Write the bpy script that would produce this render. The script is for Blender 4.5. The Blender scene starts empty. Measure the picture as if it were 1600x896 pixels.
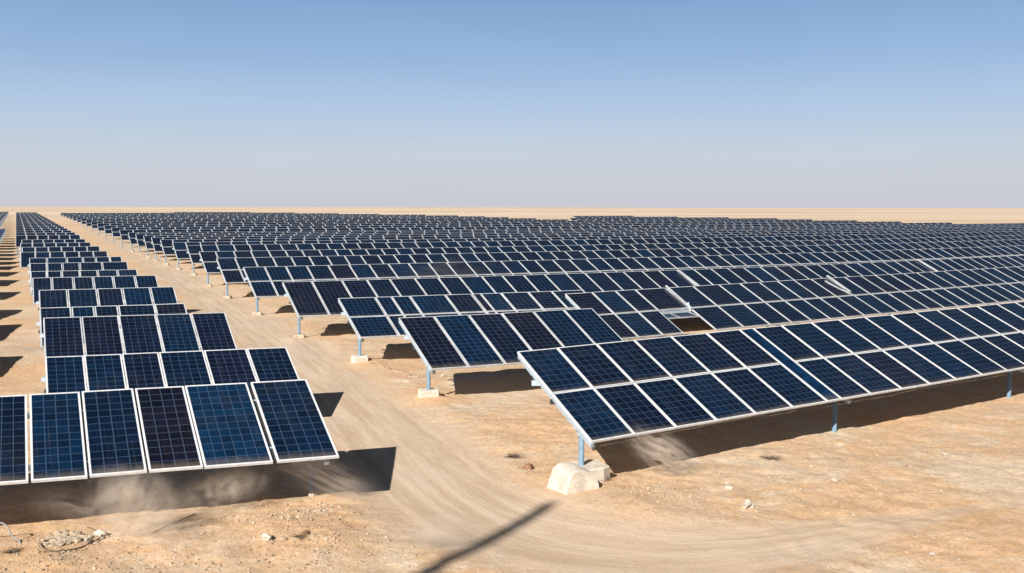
import bpy, math, random
import numpy as np
from mathutils import Vector, noise as mnoise

random.seed(7)
rng = np.random.default_rng(11)
scene = bpy.context.scene
EXPO = 0.54
EXPM = 2 ** EXPO
COL = scene.collection

# ------------------------------------------------------------------ camera
H = 5.0
F = 1500.0
TH = math.atan(124.0 / F)
ROLL = math.radians(0.09)
ct, st = math.cos(TH), math.sin(TH)

cam_d = bpy.data.cameras.new("camera")
cam = bpy.data.objects.new("camera", cam_d)
COL.objects.link(cam)
cam.location = (0, 0, H)
cam.rotation_euler = (math.radians(90) - TH, 0, 0)
cam.rotation_euler.rotate_axis("Z", ROLL)
cam_d.sensor_width = 36
cam_d.lens = 36 * F / 1600
cam_d.clip_end = 60000
scene.camera = cam


def at(px, py, z=0.0):
    """ground-plan point (x, y) at height z that the photograph shows at px, py"""
    cx, cy = px - 800, 448 - py
    dy = F * ct + cy * st
    dz = -F * st + cy * ct
    k = (z - H) / dz
    return (cx * k, dy * k)


def proj(x, y, z):
    dz = z - H
    d = y * ct - dz * st
    u = y * st + dz * ct
    return 800 + F * x / d, 448 - F * u / d


# ------------------------------------------------------------------ tags
def tag(o, label=None, cat=None, group=None, kind=None):
    if label: o["label"] = label
    if cat: o["category"] = cat
    if group: o["group"] = group
    if kind: o["kind"] = kind
    return o


def empty(name, loc):
    o = bpy.data.objects.new(name, None)
    o.location = loc
    o.empty_display_size = 0.3
    COL.objects.link(o)
    return o


class MB:
    """collects faces; build() links them as one mesh object"""
    def __init__(self):
        self.v, self.f, self.m, self.uv, self.pv = [], [], [], [], []

    def quad(self, p, mat=0, uv=None, pv=0.0):
        n = len(self.v)
        self.v.extend(p)
        self.f.append(tuple(range(n, n + len(p))))
        self.m.append(mat)
        self.uv.append(uv)
        self.pv.append(pv)

    def box8(self, c, mat=0):
        """c: 8 corners, bottom 4 then top 4, counter-clockwise seen from above"""
        n = len(self.v)
        self.v.extend(c)
        for f in ((3, 2, 1, 0), (4, 5, 6, 7), (0, 1, 5, 4), (1, 2, 6, 5), (2, 3, 7, 6), (3, 0, 4, 7)):
            self.f.append(tuple(n + i for i in f))
            self.m.append(mat); self.uv.append(None); self.pv.append(0.0)

    def bar(self, a, b, w, h, mat=0, up=(0, 0, 1)):
        a, b = Vector(a), Vector(b)
        d = (b - a).normalized()
        s = d.cross(Vector(up)).normalized()
        t = s.cross(d).normalized()
        c = []
        for e in (-1, 1):
            for p, q in ((a, -1), (b, -1), (b, 1), (a, 1)):
                c.append(tuple(p + s * (q * w / 2) * -1 + t * (e * h / 2)))
        # order bottom ring ccw
        self.box8([c[3], c[2], c[1], c[0], c[7], c[6], c[5], c[4]] if False else c, mat)

    def tube(self, pts, r, n=8, mat=0, cap=True):
        pts = [Vector(p) for p in pts]
        rs = r if isinstance(r, (list, tuple)) else [r] * len(pts)
        rings = []
        for i, p in enumerate(pts):
            d = (pts[min(i + 1, len(pts) - 1)] - pts[max(i - 1, 0)]).normalized()
            a = d.cross(Vector((0, 1, 0.3))).normalized()
            b = d.cross(a).normalized()
            k = len(self.v)
            for j in range(n):
                t = 2 * math.pi * j / n
                self.v.append(tuple(p + a * (math.cos(t) * rs[i]) + b * (math.sin(t) * rs[i])))
            rings.append(k)
        for i in range(len(pts) - 1):
            for j in range(n):
                self.f.append((rings[i] + j, rings[i] + (j + 1) % n, rings[i + 1] + (j + 1) % n, rings[i + 1] + j))
                self.m.append(mat); self.uv.append(None); self.pv.append(0.0)
        if cap:
            for k in (rings[0], rings[-1]):
                self.f.append(tuple(k + j for j in range(n)))
                self.m.append(mat); self.uv.append(None); self.pv.append(0.0)

    def build(self, name, mats, parent=None, origin=(0, 0, 0), smooth=False):
        me = bpy.data.meshes.new(name)
        ox, oy, oz = origin
        me.from_pydata([(x - ox, y - oy, z - oz) for x, y, z in self.v], [], self.f)
        mats = mats if isinstance(mats, (list, tuple)) else [mats]
        for m in mats: me.materials.append(m)
        if len(mats) > 1:
            me.polygons.foreach_set("material_index", self.m)
        if any(u is not None for u in self.uv):
            ul = me.uv_layers.new(name="UVMap")
            flat = []
            for f, u in zip(self.f, self.uv):
                flat.extend([c for q in (u or [(0.5, 0.5)] * len(f)) for c in q])
            ul.data.foreach_set("uv", flat)
            u2 = me.uv_layers.new(name="Panel")
            flat = []
            for f, u in zip(self.f, self.uv):
                if u:
                    mx_, my_ = max(q[0] for q in u), max(q[1] for q in u)
                    flat.extend([c for q in u for c in (q[0] / mx_, q[1] / my_)])
                else: flat.extend([0.5, 0.5] * len(f))
            u2.data.foreach_set("uv", flat)
            at_ = me.attributes.new("pv", "FLOAT", "FACE")
            at_.data.foreach_set("value", self.pv)
        if smooth:
            me.polygons.foreach_set("use_smooth", [True] * len(self.f))
        me.update()
        o = bpy.data.objects.new(name, me)
        COL.objects.link(o)
        if parent is not None:
            o.parent = parent
        else:
            o.location = origin
        return o


# ------------------------------------------------------------------ materials
def new_mat(name):
    m = bpy.data.materials.new(name)
    m.use_nodes = True
    nt = m.node_tree
    nt.nodes.clear()
    out = nt.nodes.new("ShaderNodeOutputMaterial")
    b = nt.nodes.new("ShaderNodeBsdfPrincipled")
    nt.links.new(b.outputs[0], out.inputs[0])
    return m, nt, b


class NT:
    """small helper for writing node graphs"""
    def __init__(self, nt): self.nt = nt
    def n(self, t, **k):
        nd = self.nt.nodes.new(t)
        for a, b in k.items(): setattr(nd, a, b)
        return nd
    def put(self, sock, v):
        if hasattr(v, "is_output") or isinstance(v, bpy.types.NodeSocket): self.nt.links.new(v, sock)
        else: sock.default_value = v
    def math(self, op, a, b=0.0, c=0.0, clamp=False):
        nd = self.n("ShaderNodeMath", operation=op, use_clamp=clamp)
        self.put(nd.inputs[0], a); self.put(nd.inputs[1], b); self.put(nd.inputs[2], c)
        return nd.outputs[0]
    def noise(self, vec, scale, detail=3.0, rough=0.55, dist=0.0):
        nd = self.n("ShaderNodeTexNoise")
        self.put(nd.inputs["Vector"], vec)
        nd.inputs["Scale"].default_value = scale
        nd.inputs["Detail"].default_value = detail
        nd.inputs["Roughness"].default_value = rough
        nd.inputs["Distortion"].default_value = dist
        return nd.outputs[0]
    def ramp(self, f, a, b, lo=0.0, hi=1.0):
        nd = self.n("ShaderNodeMapRange", clamp=True, interpolation_type="SMOOTHSTEP")
        self.put(nd.inputs[0], f)
        nd.inputs[1].default_value = a; nd.inputs[2].default_value = b
        nd.inputs[3].default_value = lo; nd.inputs[4].default_value = hi
        return nd.outputs[0]
    def mix(self, f, a, b, blend="MIX"):
        nd = self.n("ShaderNodeMix", data_type="RGBA", blend_type=blend)
        self.put(nd.inputs[0], f)
        self.put(nd.inputs[6], a if not isinstance(a, tuple) else (*a, 1))
        self.put(nd.inputs[7], b if not isinstance(b, tuple) else (*b, 1))
        return nd.outputs[2]
    def attr(self, name):
        nd = self.n("ShaderNodeAttribute", attribute_type="GEOMETRY", attribute_name=name)
        return nd.outputs["Fac"]


def mat_cells():
    m, nt, b = new_mat("solar_glass")
    g = NT(nt)
    uv = g.n("ShaderNodeUVMap", uv_map="UVMap").outputs[0]
    sep = g.n("ShaderNodeSeparateXYZ"); nt.links.new(uv, sep.inputs[0])
    fx = g.math("FRACT", sep.outputs[0]); fy = g.math("FRACT", sep.outputs[1])
    def line(f, w):
        d = g.math("ABSOLUTE", g.math("SUBTRACT", f, 0.5))
        return g.ramp(d, 0.5 - w, 0.5 - w * 0.45)
    grid = g.math("MAXIMUM", line(fx, 0.055), line(fy, 0.05))
    pos = g.n("ShaderNodeNewGeometry").outputs["Position"]
    # fine silver fingers
    bus = g.math("MAXIMUM", g.ramp(g.math("ABSOLUTE", g.math("SUBTRACT", fx, 0.33)), 0.02, 0.0),
                 g.ramp(g.math("ABSOLUTE", g.math("SUBTRACT", fx, 0.67)), 0.02, 0.0))
    pv = g.attr("pv")
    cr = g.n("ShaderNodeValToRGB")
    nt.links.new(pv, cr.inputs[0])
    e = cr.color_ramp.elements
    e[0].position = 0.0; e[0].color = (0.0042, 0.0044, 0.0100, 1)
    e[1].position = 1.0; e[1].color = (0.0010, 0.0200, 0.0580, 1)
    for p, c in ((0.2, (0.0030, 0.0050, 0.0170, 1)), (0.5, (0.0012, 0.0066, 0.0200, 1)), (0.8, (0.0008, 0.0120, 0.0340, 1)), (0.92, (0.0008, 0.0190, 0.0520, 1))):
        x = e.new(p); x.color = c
    # each cell a shade of its own
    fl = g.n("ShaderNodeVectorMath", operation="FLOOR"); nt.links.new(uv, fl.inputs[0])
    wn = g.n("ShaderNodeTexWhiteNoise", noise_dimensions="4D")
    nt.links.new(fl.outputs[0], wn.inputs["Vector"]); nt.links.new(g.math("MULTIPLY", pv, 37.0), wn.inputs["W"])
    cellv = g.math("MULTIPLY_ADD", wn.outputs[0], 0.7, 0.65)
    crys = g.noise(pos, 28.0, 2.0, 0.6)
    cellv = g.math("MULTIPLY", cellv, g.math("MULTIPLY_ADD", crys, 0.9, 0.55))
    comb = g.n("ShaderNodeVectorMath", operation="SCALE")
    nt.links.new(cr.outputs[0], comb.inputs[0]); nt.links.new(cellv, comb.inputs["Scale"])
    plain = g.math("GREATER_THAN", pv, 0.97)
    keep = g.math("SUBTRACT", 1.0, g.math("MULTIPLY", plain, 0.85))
    c = g.mix(g.math("MULTIPLY", g.math("MULTIPLY", bus, 0.10), keep), comb.outputs[0], (0.06, 0.10, 0.18))
    c = g.mix(g.math("MULTIPLY", g.math("MULTIPLY", grid, 0.34), keep), c, (0.10, 0.16, 0.26))
    # blown dust lying on the glass
    d1 = g.noise(pos, 0.35, 4.0, 0.6)
    d2 = g.noise(pos, 3.0, 4.0, 0.65)
    dust = g.math("MULTIPLY", g.ramp(d1, 0.42, 0.75), g.ramp(d2, 0.3, 0.75))
    dust = g.math("MULTIPLY_ADD", dust, 0.034, 0.0015)
    c = g.mix(dust, c, (0.42, 0.33, 0.24))
    # dirt washed down to the lower edge of each panel, and a few run marks
    pu = g.n("ShaderNodeUVMap", uv_map="Panel").outputs[0]
    ps = g.n("ShaderNodeSeparateXYZ"); nt.links.new(pu, ps.inputs[0])
    low = g.math("MULTIPLY", g.ramp(g.math("ADD", ps.outputs[1], g.math("MULTIPLY_ADD", d2, 0.12, -0.06)), 0.09, 0.0), 0.16)
    cm = g.n("ShaderNodeCombineXYZ"); nt.links.new(g.math("MULTIPLY", ps.outputs[0], 14.0), cm.inputs[0]); nt.links.new(ps.outputs[1], cm.inputs[1]); nt.links.new(g.math("MULTIPLY", pv, 91.0), cm.inputs[2])
    runs = g.math("MULTIPLY", g.ramp(g.noise(cm.outputs[0], 1.3, 3.0, 0.6), 0.60, 0.78), 0.055)
    c = g.mix(g.math("ADD", low, runs), c, (0.42, 0.34, 0.26))
    nt.links.new(c, b.inputs["Base Color"])
    b.inputs["IOR"].default_value = 1.45
    nt.links.new(g.math("MULTIPLY_ADD", d2, 0.22, 0.06), b.inputs["Roughness"])
    return m


def mat_simple(name, col, rough=0.6, metal=0.0, var=0.12, scale=6.0, dirt=None, dirt_amt=0.0, bump=0.0, bscale=40.0):
    m, nt, b = new_mat(name)
    g = NT(nt)
    pos = g.n("ShaderNodeNewGeometry").outputs["Position"]
    nz = g.noise(pos, scale, 4.0, 0.6)
    lo = tuple(c * (1 - var) for c in col); hi = tuple(min(1, c * (1 + var)) for c in col)
    c = g.mix(g.ramp(nz, 0.3, 0.7), lo, hi)
    if dirt:
        c = g.mix(g.math("MULTIPLY", g.ramp(g.noise(pos, scale * 3.3, 5.0, 0.7), 0.5, 0.75), dirt_amt), c, dirt)
    nt.links.new(c, b.inputs["Base Color"])
    b.inputs["Roughness"].default_value = rough
    b.inputs["Metallic"].default_value = metal
    if bump:
        bn = g.n("ShaderNodeBump"); bn.inputs["Strength"].default_value = bump; bn.inputs["Distance"].default_value = 0.02
        nt.links.new(g.noise(pos, bscale, 5.0, 0.65), bn.inputs["Height"])
        nt.links.new(bn.outputs[0], b.inputs["Normal"])
    return m


M_CELL = mat_cells()
M_FRAME = mat_simple("aluminium_frame", (0.66, 0.67, 0.68), 0.45, 0.0, 0.10, 9.0, (0.40, 0.33, 0.25), 0.45)
M_FRAME_B = mat_simple("weathered_frame", (0.50, 0.52, 0.54), 0.5, 0.0, 0.16, 2.0, (0.36, 0.30, 0.24), 0.5)
M_BACK = mat_simple("backsheet", (0.50, 0.50, 0.49), 0.7)
M_STEEL = mat_simple("galvanised_post", (0.22, 0.33, 0.43), 0.42, 0.25, 0.15, 12.0, (0.30, 0.25, 0.20), 0.35)
M_RAIL = mat_simple("galvanised_rail", (0.42, 0.50, 0.56), 0.45, 0.2, 0.12, 8.0, (0.33, 0.27, 0.21), 0.3)
M_CONC = mat_simple("pale_concrete", (0.61, 0.54, 0.45), 0.9, 0.0, 0.2, 4.0, (0.42, 0.30, 0.19), 0.65, 0.7, 22.0)
M_BLACK = mat_simple("dark_plastic", (0.03, 0.03, 0.032), 0.5)
M_ROCK = mat_simple("white_stone", (0.56, 0.49, 0.40), 0.9, 0.0, 0.2, 12.0, (0.42, 0.31, 0.2), 0.4, 0.6, 40.0)
M_CHIP = mat_simple("pale_chips", (0.50, 0.40, 0.29), 0.9, 0.0, 0.3, 5.0, (0.40, 0.28, 0.18), 0.6, 0.5, 40.0)
M_TAN = mat_simple("tan_stone", (0.42, 0.31, 0.205), 0.92, 0.0, 0.35, 3.0, (0.56, 0.47, 0.37), 0.6, 0.5, 40.0)
M_RED = mat_simple("reddish_clod", (0.26, 0.14, 0.075), 0.95, 0.0, 0.3, 14.0, None, 0, 0.6, 40.0)
M_TWIG = mat_simple("dry_twig", (0.13, 0.095, 0.06), 0.9, 0.0, 0.3, 20.0)
M_WIRE = mat_simple("grey_cable", (0.27, 0.27, 0.27), 0.5, 0.0, 0.1)
M_POLE = mat_simple("wooden_pole", (0.20, 0.15, 0.10), 0.85, 0.0, 0.2)


# ------------------------------------------------------------------ value noise for the terrain
TAB = rng.random((256, 256))


def vnoise(x, y):
    xi = np.floor(x).astype(np.int64); yi = np.floor(y).astype(np.int64)
    fx = x - xi; fy = y - yi
    fx = fx * fx * (3 - 2 * fx); fy = fy * fy * (3 - 2 * fy)
    a = TAB[xi & 255, yi & 255]; b = TAB[(xi + 1) & 255, yi & 255]
    c = TAB[xi & 255, (yi + 1) & 255]; d = TAB[(xi + 1) & 255, (yi + 1) & 255]
    return (a + (b - a) * fx) * (1 - fy) + (c + (d - c) * fx) * fy - 0.5


def fbm(x, y, o=4, g=0.5):
    s, a = 0.0, 1.0
    for i in range(o):
        s = s + vnoise(x + 17.3 * i, y + 9.1 * i) * a
        x = x * 2.03; y = y * 2.03; a *= g
    return s


def sstep(x, a, b):
    t = np.clip((x - a) / (b - a), 0, 1)
    return t * t * (3 - 2 * t)


# the dirt track, centre line given where it lies on the ground
TRK = [at(p, q) for p, q in ((98, 337), (128, 350), (165, 370), (215, 396), (285, 435), (372, 490), (455, 550), (545, 625), (628, 700), (715, 775), (830, 828), (1000, 858), (1180, 856), (1330, 832), (1460, 806), (1650, 775), (1900, 750))]


def catmull(P, n=12):
    out = []
    for i in range(len(P) - 1):
        p0 = P[max(i - 1, 0)]; p1 = P[i]; p2 = P[i + 1]; p3 = P[min(i + 2, len(P) - 1)]
        for k in range(n):
            t = k / n
            out.append(tuple(0.5 * ((2 * p1[a]) + (-p0[a] + p2[a]) * t + (2 * p0[a] - 5 * p1[a] + 4 * p2[a] - p3[a]) * t * t + (-p0[a] + 3 * p1[a] - 3 * p2[a] + p3[a]) * t ** 3) for a in (0, 1)))
    out.append(P[-1])
    return np.array(out)


TP = catmull(TRK, 10)
TSEG = TP[1:] - TP[:-1]
TLEN = np.hypot(TSEG[:, 0], TSEG[:, 1])
TCUM = np.concatenate([[0], np.cumsum(TLEN)])


def _along(px, py):
    x, y = at(px, py)
    return TCUM[int(np.argmin(np.hypot(TP[:, 0] - x, TP[:, 1] - y)))]


TW0, TW1, TW2 = _along(860, 833), _along(1250, 846), _along(1500, 798)


def track_coords(x, y):
    best = np.full(x.shape, 1e9); side = np.zeros(x.shape); along = np.zeros(x.shape)
    for i in range(len(TSEG)):
        ax, ay = TP[i]; dx, dy = TSEG[i]; L = TLEN[i]
        if L < 1e-6: continue
        t = np.clip(((x - ax) * dx + (y - ay) * dy) / (L * L), 0, 1)
        ex = x - ax - t * dx; ey = y - ay - t * dy
        d = ex * ex + ey * ey
        mk = d < best
        best[mk] = d[mk]
        side[mk] = ((ex * dy - ey * dx) / L)[mk]
        along[mk] = (TCUM[i] + t * L)[mk]
    r = np.sqrt(best) / np.interp(along, [TW0, TW1, TW2], [1.0, 0.55, 0.12])
    return np.where(side >= 0, r, -r), along


MOUNDS = []      # (x, y, radius, height)


def ground_z(x, y, td=None, tl=None):
    x = np.asarray(x, dtype=float); y = np.asarray(y, dtype=float)
    if tl is None: td, tl = track_coords(x, y)
    tf2 = np.interp(tl, [TW0, TW1, TW2], [1.0, 0.25, 0.0])
    near = 1 - sstep(np.hypot(x, y), 60, 300)
    off = 1 - (1 - sstep(np.abs(td), 1.0, 2.2)) * np.clip(tf2 * 1.6, 0, 1)
    z = 0.10 * fbm(x * 0.22, y * 0.22, 3) * (0.35 + 0.65 * off) * near
    z = z + 0.075 * np.clip(fbm(x * 1.1 + 5, y * 1.1, 4, 0.55) + 0.05, -0.1, 1) * off * near
    z = z + 0.032 * fbm(x * 5, y * 5, 2) * (0.15 + 0.85 * off) * near
    # ruts along the track, small bank beside it
    z = z - 0.035 * (1 - off) * near * tf2
    z = z + 0.035 * np.exp(-((np.abs(td) - 1.9) / 0.6) ** 2) * near * tf2 * (0.6 + fbm(x * 0.7, y * 0.7, 2))
    for mx, my, mr, mh in MOUNDS:
        r2 = ((x - mx) ** 2 + (y - my) ** 2) / (mr * mr)
        z = z + mh * np.exp(-r2 * 1.5)
    r = np.hypot(x, y)
    far = sstep(r, 700, 2600)
    z = z + far * (3.2 * (fbm(x / 900, y / 420, 3) + 0.15) - 1.0)
    return z


def gz(x, y):
    return float(ground_z(np.array([x]), np.array([y]))[0])


# ------------------------------------------------------------------ solar arrays
UA = math.atan(745 / 1505.0)           # heading of the tilt direction, seen from above
U = (-math.sin(UA), math.cos(UA))
ZL = 0.90


def pvrand(dark=0.25):
    r = random.random()
    if r < dark * 0.6: return random.uniform(0.08, 0.25)
    return random.triangular(0.3, 0.82, 0.5)


def panel_geo(A, B, C, D, fw, th, uvn, pv, mb_glass, mb_frame, same=False):
    """A,B low edge (left,right), C,D high edge (right,left): 3-D corners of the top face"""
    A, B, C, D = (Vector(p) for p in (A, B, C, D))
    nrm = (B - A).cross(D - A).normalized()
    e1 = (B - A).normalized(); e2 = (D - A).normalized()
    ins = [A + (e1 + e2) * fw, B + (-e1 + e2) * fw, C + (-e1 - e2) * fw, D + (e1 - e2) * fw]
    out = [A, B, C, D]
    low = [p - nrm * th for p in out]
    gl = [p - nrm * 0.004 for p in ins]
    fm = 1 if same else 0
    for i in range(4):
        j = (i + 1) % 4
        mb_frame.quad([out[i], out[j], ins[j], ins[i]], fm)
        mb_frame.quad([low[i], low[j], out[j], out[i]], fm)
        if not same:
            mb_frame.quad([ins[i], ins[j], gl[j], gl[i]], fm)
    if same:
        mb_glass.quad(ins, 0, [(0, 0), (uvn[0], 0), (uvn[0], uvn[1]), (0, uvn[1])], pv)
        mb_glass.quad([low[3], low[2], low[1], low[0]], 2)
    else:
        mb_glass.quad(gl, 0, [(0, 0), (uvn[0], 0), (uvn[0], uvn[1]), (0, uvn[1])], pv)
        bk = [p - nrm * (th - 0.006) for p in ins]
        mb_glass.quad([bk[3], bk[2], bk[1], bk[0]], 1)


class Row:
    """an array: low-left corner, list of (gap, width) columns, heading that may bend"""
    def __init__(s, p0, head, cols, Ls=3.15, tilt=22.4, tiers=2, zl=ZL, bend=None):
        s.p0 = p0; s.Ls = Ls; s.tilt = math.radians(tilt); s.tiers = tiers; s.zl = zl
        s.xy = [p0]; s.cols = []
        x, y = p0; t = 0.0
        for gap, w in cols:
            h = head(t)
            if gap:
                x += gap * math.sin(h); y += gap * math.cos(h); t += gap
            a = (x, y)
            x += w * math.sin(h); y += w * math.cos(h); t += w
            s.cols.append((a, (x, y)))
        s.len = t
    def pt(s, q, sl, lift=0.0):
        c = math.cos(s.tilt) * sl
        return (q[0] + U[0] * c, q[1] + U[1] * c, s.zl + math.sin(s.tilt) * sl + lift)


def const_head(deg):
    a = math.radians(deg)
    return lambda t: a


def bend_head(d0, d1, L):
    return lambda t: math.radians(d0 + (d1 - d0) * min(1, t / L))


def uv_cells(w, l):
    return (max(2, round(w / 0.19)), max(2, round(l / 0.19)))


def make_footing(name, q, root, org, first=False):
    mb = MB()
    x, y = q
    a = 0.5 + random.uniform(-0.15, 0.15)
    e1 = (math.sin(a + 0.9), math.cos(a + 0.9)); e2 = (-e1[1], e1[0])
    w, d, h = (0.28, 0.22, 0.17) if y < 34 else (0.22, 0.18, 0.11)
    g = gz(x, y)
    ring = []
    for zz, k in ((-0.25, 1.0), (h - 0.035, 0.97), (h, 0.86)):
        r = []
        for sx, sy in ((-1, -0.55), (-0.8, -1), (0.85, -1), (1, -0.7), (1, 0.8), (0.8, 1), (-0.85, 1), (-1, 0.8)):
            jx = 1 + random.uniform(-0.04, 0.04)
            r.append((x + e1[0] * sx * w * k * jx + e2[0] * sy * d * k, y + e1[1] * sx * w * k * jx + e2[1] * sy * d * k, g + zz))
        ring.append(r)
    for i in range(2):
        for j in range(8):
            k = (j + 1) % 8
            mb.quad([ring[i][j], ring[i][k], ring[i + 1][k], ring[i + 1][j]])
    mb.quad(ring[2])
    return mb.build(name, M_CONC if y < 34 else M_CHIP, root, org)


def build_row(row, label, group, detail, posts=(0.35, 7.0), missing=(), pvs=None, first_foot=None, fw=0.045, post_b=0.8, single_cols=(), footing=True, rails=(0.2, 0.8)):
    """detail 3: panels with a frame of their own, 2: panels as parts, 1: one mesh"""
    org = (row.p0[0], row.p0[1], 0.0)
    n = len(row.cols)
    th = 0.045
    tiers = row.tiers
    gapm = 0.018
    sl = [(0, row.Ls)] if tiers == 1 else [(0, row.Ls / 2 - gapm / 2), (row.Ls / 2 + gapm / 2, row.Ls)]
    panels = []
    for k, (a, b) in enumerate(row.cols):
        w = math.hypot(b[0] - a[0], b[1] - a[1])
        spans = [(0, row.Ls)] if k in single_cols else sl
        colpv = pvrand()
        for ti, (s0, s1) in enumerate(spans):
            if (k, ti) in missing: continue
            pv = colpv if random.random() < 0.5 else pvrand()
            if pvs and k in pvs: pv = pvs[k]
            j = [random.uniform(-0.006, 0.006) for _ in range(2)]
            A = row.pt(a, s0 + (0 if tiers == 2 else j[0] * 2), 0); B = row.pt(b, s0 + (0 if tiers == 2 else j[0] * 2), j[1]); C = row.pt(b, s1, j[1]); D = row.pt(a, s1, 0)
            if detail == 1:      # settle a little differently, as far rows flash unevenly
                pass
            px, py = proj(*C)
            vis = -30 < px < 1630
            score = w * 1500 / max(1, a[1]) * (1 if vis else 0.001) * (0.35 if (ti == 0 and len(spans) == 2 and k > 3) else 1)
            panels.append((score, A, B, C, D, uv_cells(w, s1 - s0) , pv))
    if detail == 1:
        mb = MB()
        for _, A, B, C, D, uvn, pv in panels:
            panel_geo(A, B, C, D, fw, th, uvn, pv, mb, mb, True)
        t = posts[0]; k = 0
        # posts
        dist = 0; last = None
        for k in range(0, n, 4):
            q = row.cols[k][0]
            b0 = row.pt((q[0] + 0.15, q[1]), post_b)
            mb.tube([(b0[0], b0[1], -0.1), (b0[0], b0[1], b0[2] - 0.05)], 0.06, 5, 3, False)
        o = mb.build("solar_array", [M_CELL, M_FRAME_B, M_BACK, M_STEEL], None, org)
        tag(o, label, "solar array", group)
        return o
    root = empty("solar_array", org)
    tag(root, label, "solar array", group)
    if detail == 3:
        for _, A, B, C, D, uvn, pv in panels:
            g, f = MB(), MB()
            panel_geo(A, B, C, D, fw, th, uvn, pv, g, f)
            po = g.build("solar_panel", [M_CELL, M_BACK], root, org)
            f.build("panel_frame", M_FRAME if org[1] < 24 else M_FRAME_B, po, org)
    else:
        panels.sort(key=lambda p: -p[0])
        for _, A, B, C, D, uvn, pv in panels[:100]:
            g = MB(); panel_geo(A, B, C, D, fw, th, uvn, pv, g, g, True)
            g.build("solar_panel", [M_CELL, M_FRAME_B, M_BACK], root, org)
        if len(panels) > 100:
            g = MB()
            for _, A, B, C, D, uvn, pv in panels[100:]:
                panel_geo(A, B, C, D, fw, th, uvn, pv, g, g, True)
            r = g.build("remaining_panels", [M_CELL, M_FRAME_B, M_BACK], root, org)
            r["kind"] = "stuff"
    # rails along the row, under the panels
    for fr in rails:
        mb = MB()
        pts = [row.cols[0][0]] + [c[1] for c in row.cols]
        step = max(1, n // 12)
        idx = list(range(0, n, step)) + [n]
        for i, j in zip(idx[:-1], idx[1:]):
            mb.bar(row.pt(pts[i], row.Ls * fr, -0.10), row.pt(pts[j], row.Ls * fr, -0.10), 0.06, 0.09)
        mb.build("mounting_rail", M_RAIL, root, org)
    # posts with their rafters
    t0, dt = posts
    acc = 0.0
    want = t0
    nn = 0
    for (a, b) in row.cols:
        w = math.hypot(b[0] - a[0], b[1] - a[1])
        while want <= acc + w:
            f = (want - acc) / w
            q = (a[0] + (b[0] - a[0]) * f, a[1] + (b[1] - a[1]) * f)
            top = row.pt(q, post_b, -0.13)
            foot_h = 0.0
            mb = MB(); mb.tube([(top[0], top[1], -0.2), top], 0.052, 14)
            po = mb.build("post", M_STEEL, root, org, True)
            mb = MB(); mb.bar((top[0] - 0.02, top[1], top[2] - 0.10), (top[0] + 0.02, top[1], top[2] + 0.07), 0.13, 0.13, 0, (0, 1, 0))
            mb.build("bracket", M_RAIL, po, org)
            mb = MB(); mb.bar(row.pt(q, 0.1, -0.17), row.pt(q, row.Ls - 0.15, -0.17), 0.07, 0.08)
            mb.build("rafter", M_RAIL, root, org)
            if nn == 0 and first_foot:
                first_foot(top, root, org)
            elif nn == 0 and footing:
                make_footing("footing", (top[0], top[1]), root, org, True)
            nn += 1
            want += dt
        acc += w
    mb = MB(); e0 = (row.p0[0] + 0.02, row.p0[1])
    mb.bar(row.pt(e0, 0.02, -0.085), row.pt(e0, row.Ls - 0.02, -0.085), 0.05, 0.07)
    mb.build("edge_rail", M_RAIL, root, org)
    # dark junction box and clamp hanging from the edge of the table
    mb = MB(); p = row.pt(row.p0, row.Ls * 0.5, -0.16)
    mb.bar((p[0] - 0.04, p[1], p[2]), (p[0] + 0.05, p[1], p[2]), 0.07, 0.09)
    mb.build("cable_clamp", M_BLACK, root, org)
    mb = MB(); p = row.pt(row.p0, row.Ls * 0.72, -0.17)
    mb.bar((p[0] - 0.09, p[1], p[2]), (p[0] + 0.08, p[1], p[2]), 0.10, 0.10)
    mb.build("rail_end", M_RAIL, root, org)
    return root


def cols_from_px(p0, head, pairs, s_run, z):
    """columns from where their borders show on the line at slope distance s_run"""
    def t_of(px):
        hd = head(0)
        dx, dy = math.sin(hd), math.cos(hd)
        x0, y0 = p0[0] + U[0] * s_run, p0[1] + U[1] * s_run
        lo, hi = -30.0, 60.0
        for _ in range(60):
            m = (lo + hi) / 2
            if proj(x0 + dx * m, y0 + dy * m, z)[0] < px: lo = m
            else: hi = m
        return lo
    out, t = [], None
    for a, b in pairs:
        ta, tb = t_of(a), t_of(b)
        if t is None: t = ta; first = ta
        out.append((max(0.0, ta - t), tb - ta)); t = tb
    return out, first


ORD = ["first", "second", "third", "fourth", "fifth", "sixth", "seventh", "eighth", "ninth", "tenth", "eleventh", "twelfth", "thirteenth", "fourteenth", "fifteenth", "sixteenth"]

# ---- left block -----------------------------------------------------------
LT, LL = 24.5, 2.28
run, rise = LL * math.cos(math.radians(LT)), LL * math.sin(math.radians(LT))
ZU = ZL + rise
GL = "short solar arrays of the left block"
left_spec = [
    # top-right corner px, heading, panel borders px along the top (or bottom) edge
    ((478, 593), 71.5, None),
    ((448, 543), 72.5, [70, 131, 190, 248, 318, 385, 448]),
    ((352, 489), 72.5, [67, 127, 185, 243, 298, 352]),
    ((289, 475), 70, [61, 111, 147, 184, 241, 289]),
    ((272, 449), 70, [60, 105, 151, 190.5, 234, 272]),
    ((244, 431), 69, [50, 80.5, 114, 145, 176, 210, 244]),
    ((214, 422), 69, [47, 73, 96, 124, 152, 183, 214]),
    ((199, 410), 68, [46, 73, 97, 124, 159, 199]),
    ((190, 402), 68, [45, 73, 104, 129, 149, 171, 190]),
    ((167, 393.5), 68, None), ((155, 386), 67, None), ((141, 380), 67, None), ((133, 375), 66, None)]
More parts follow.
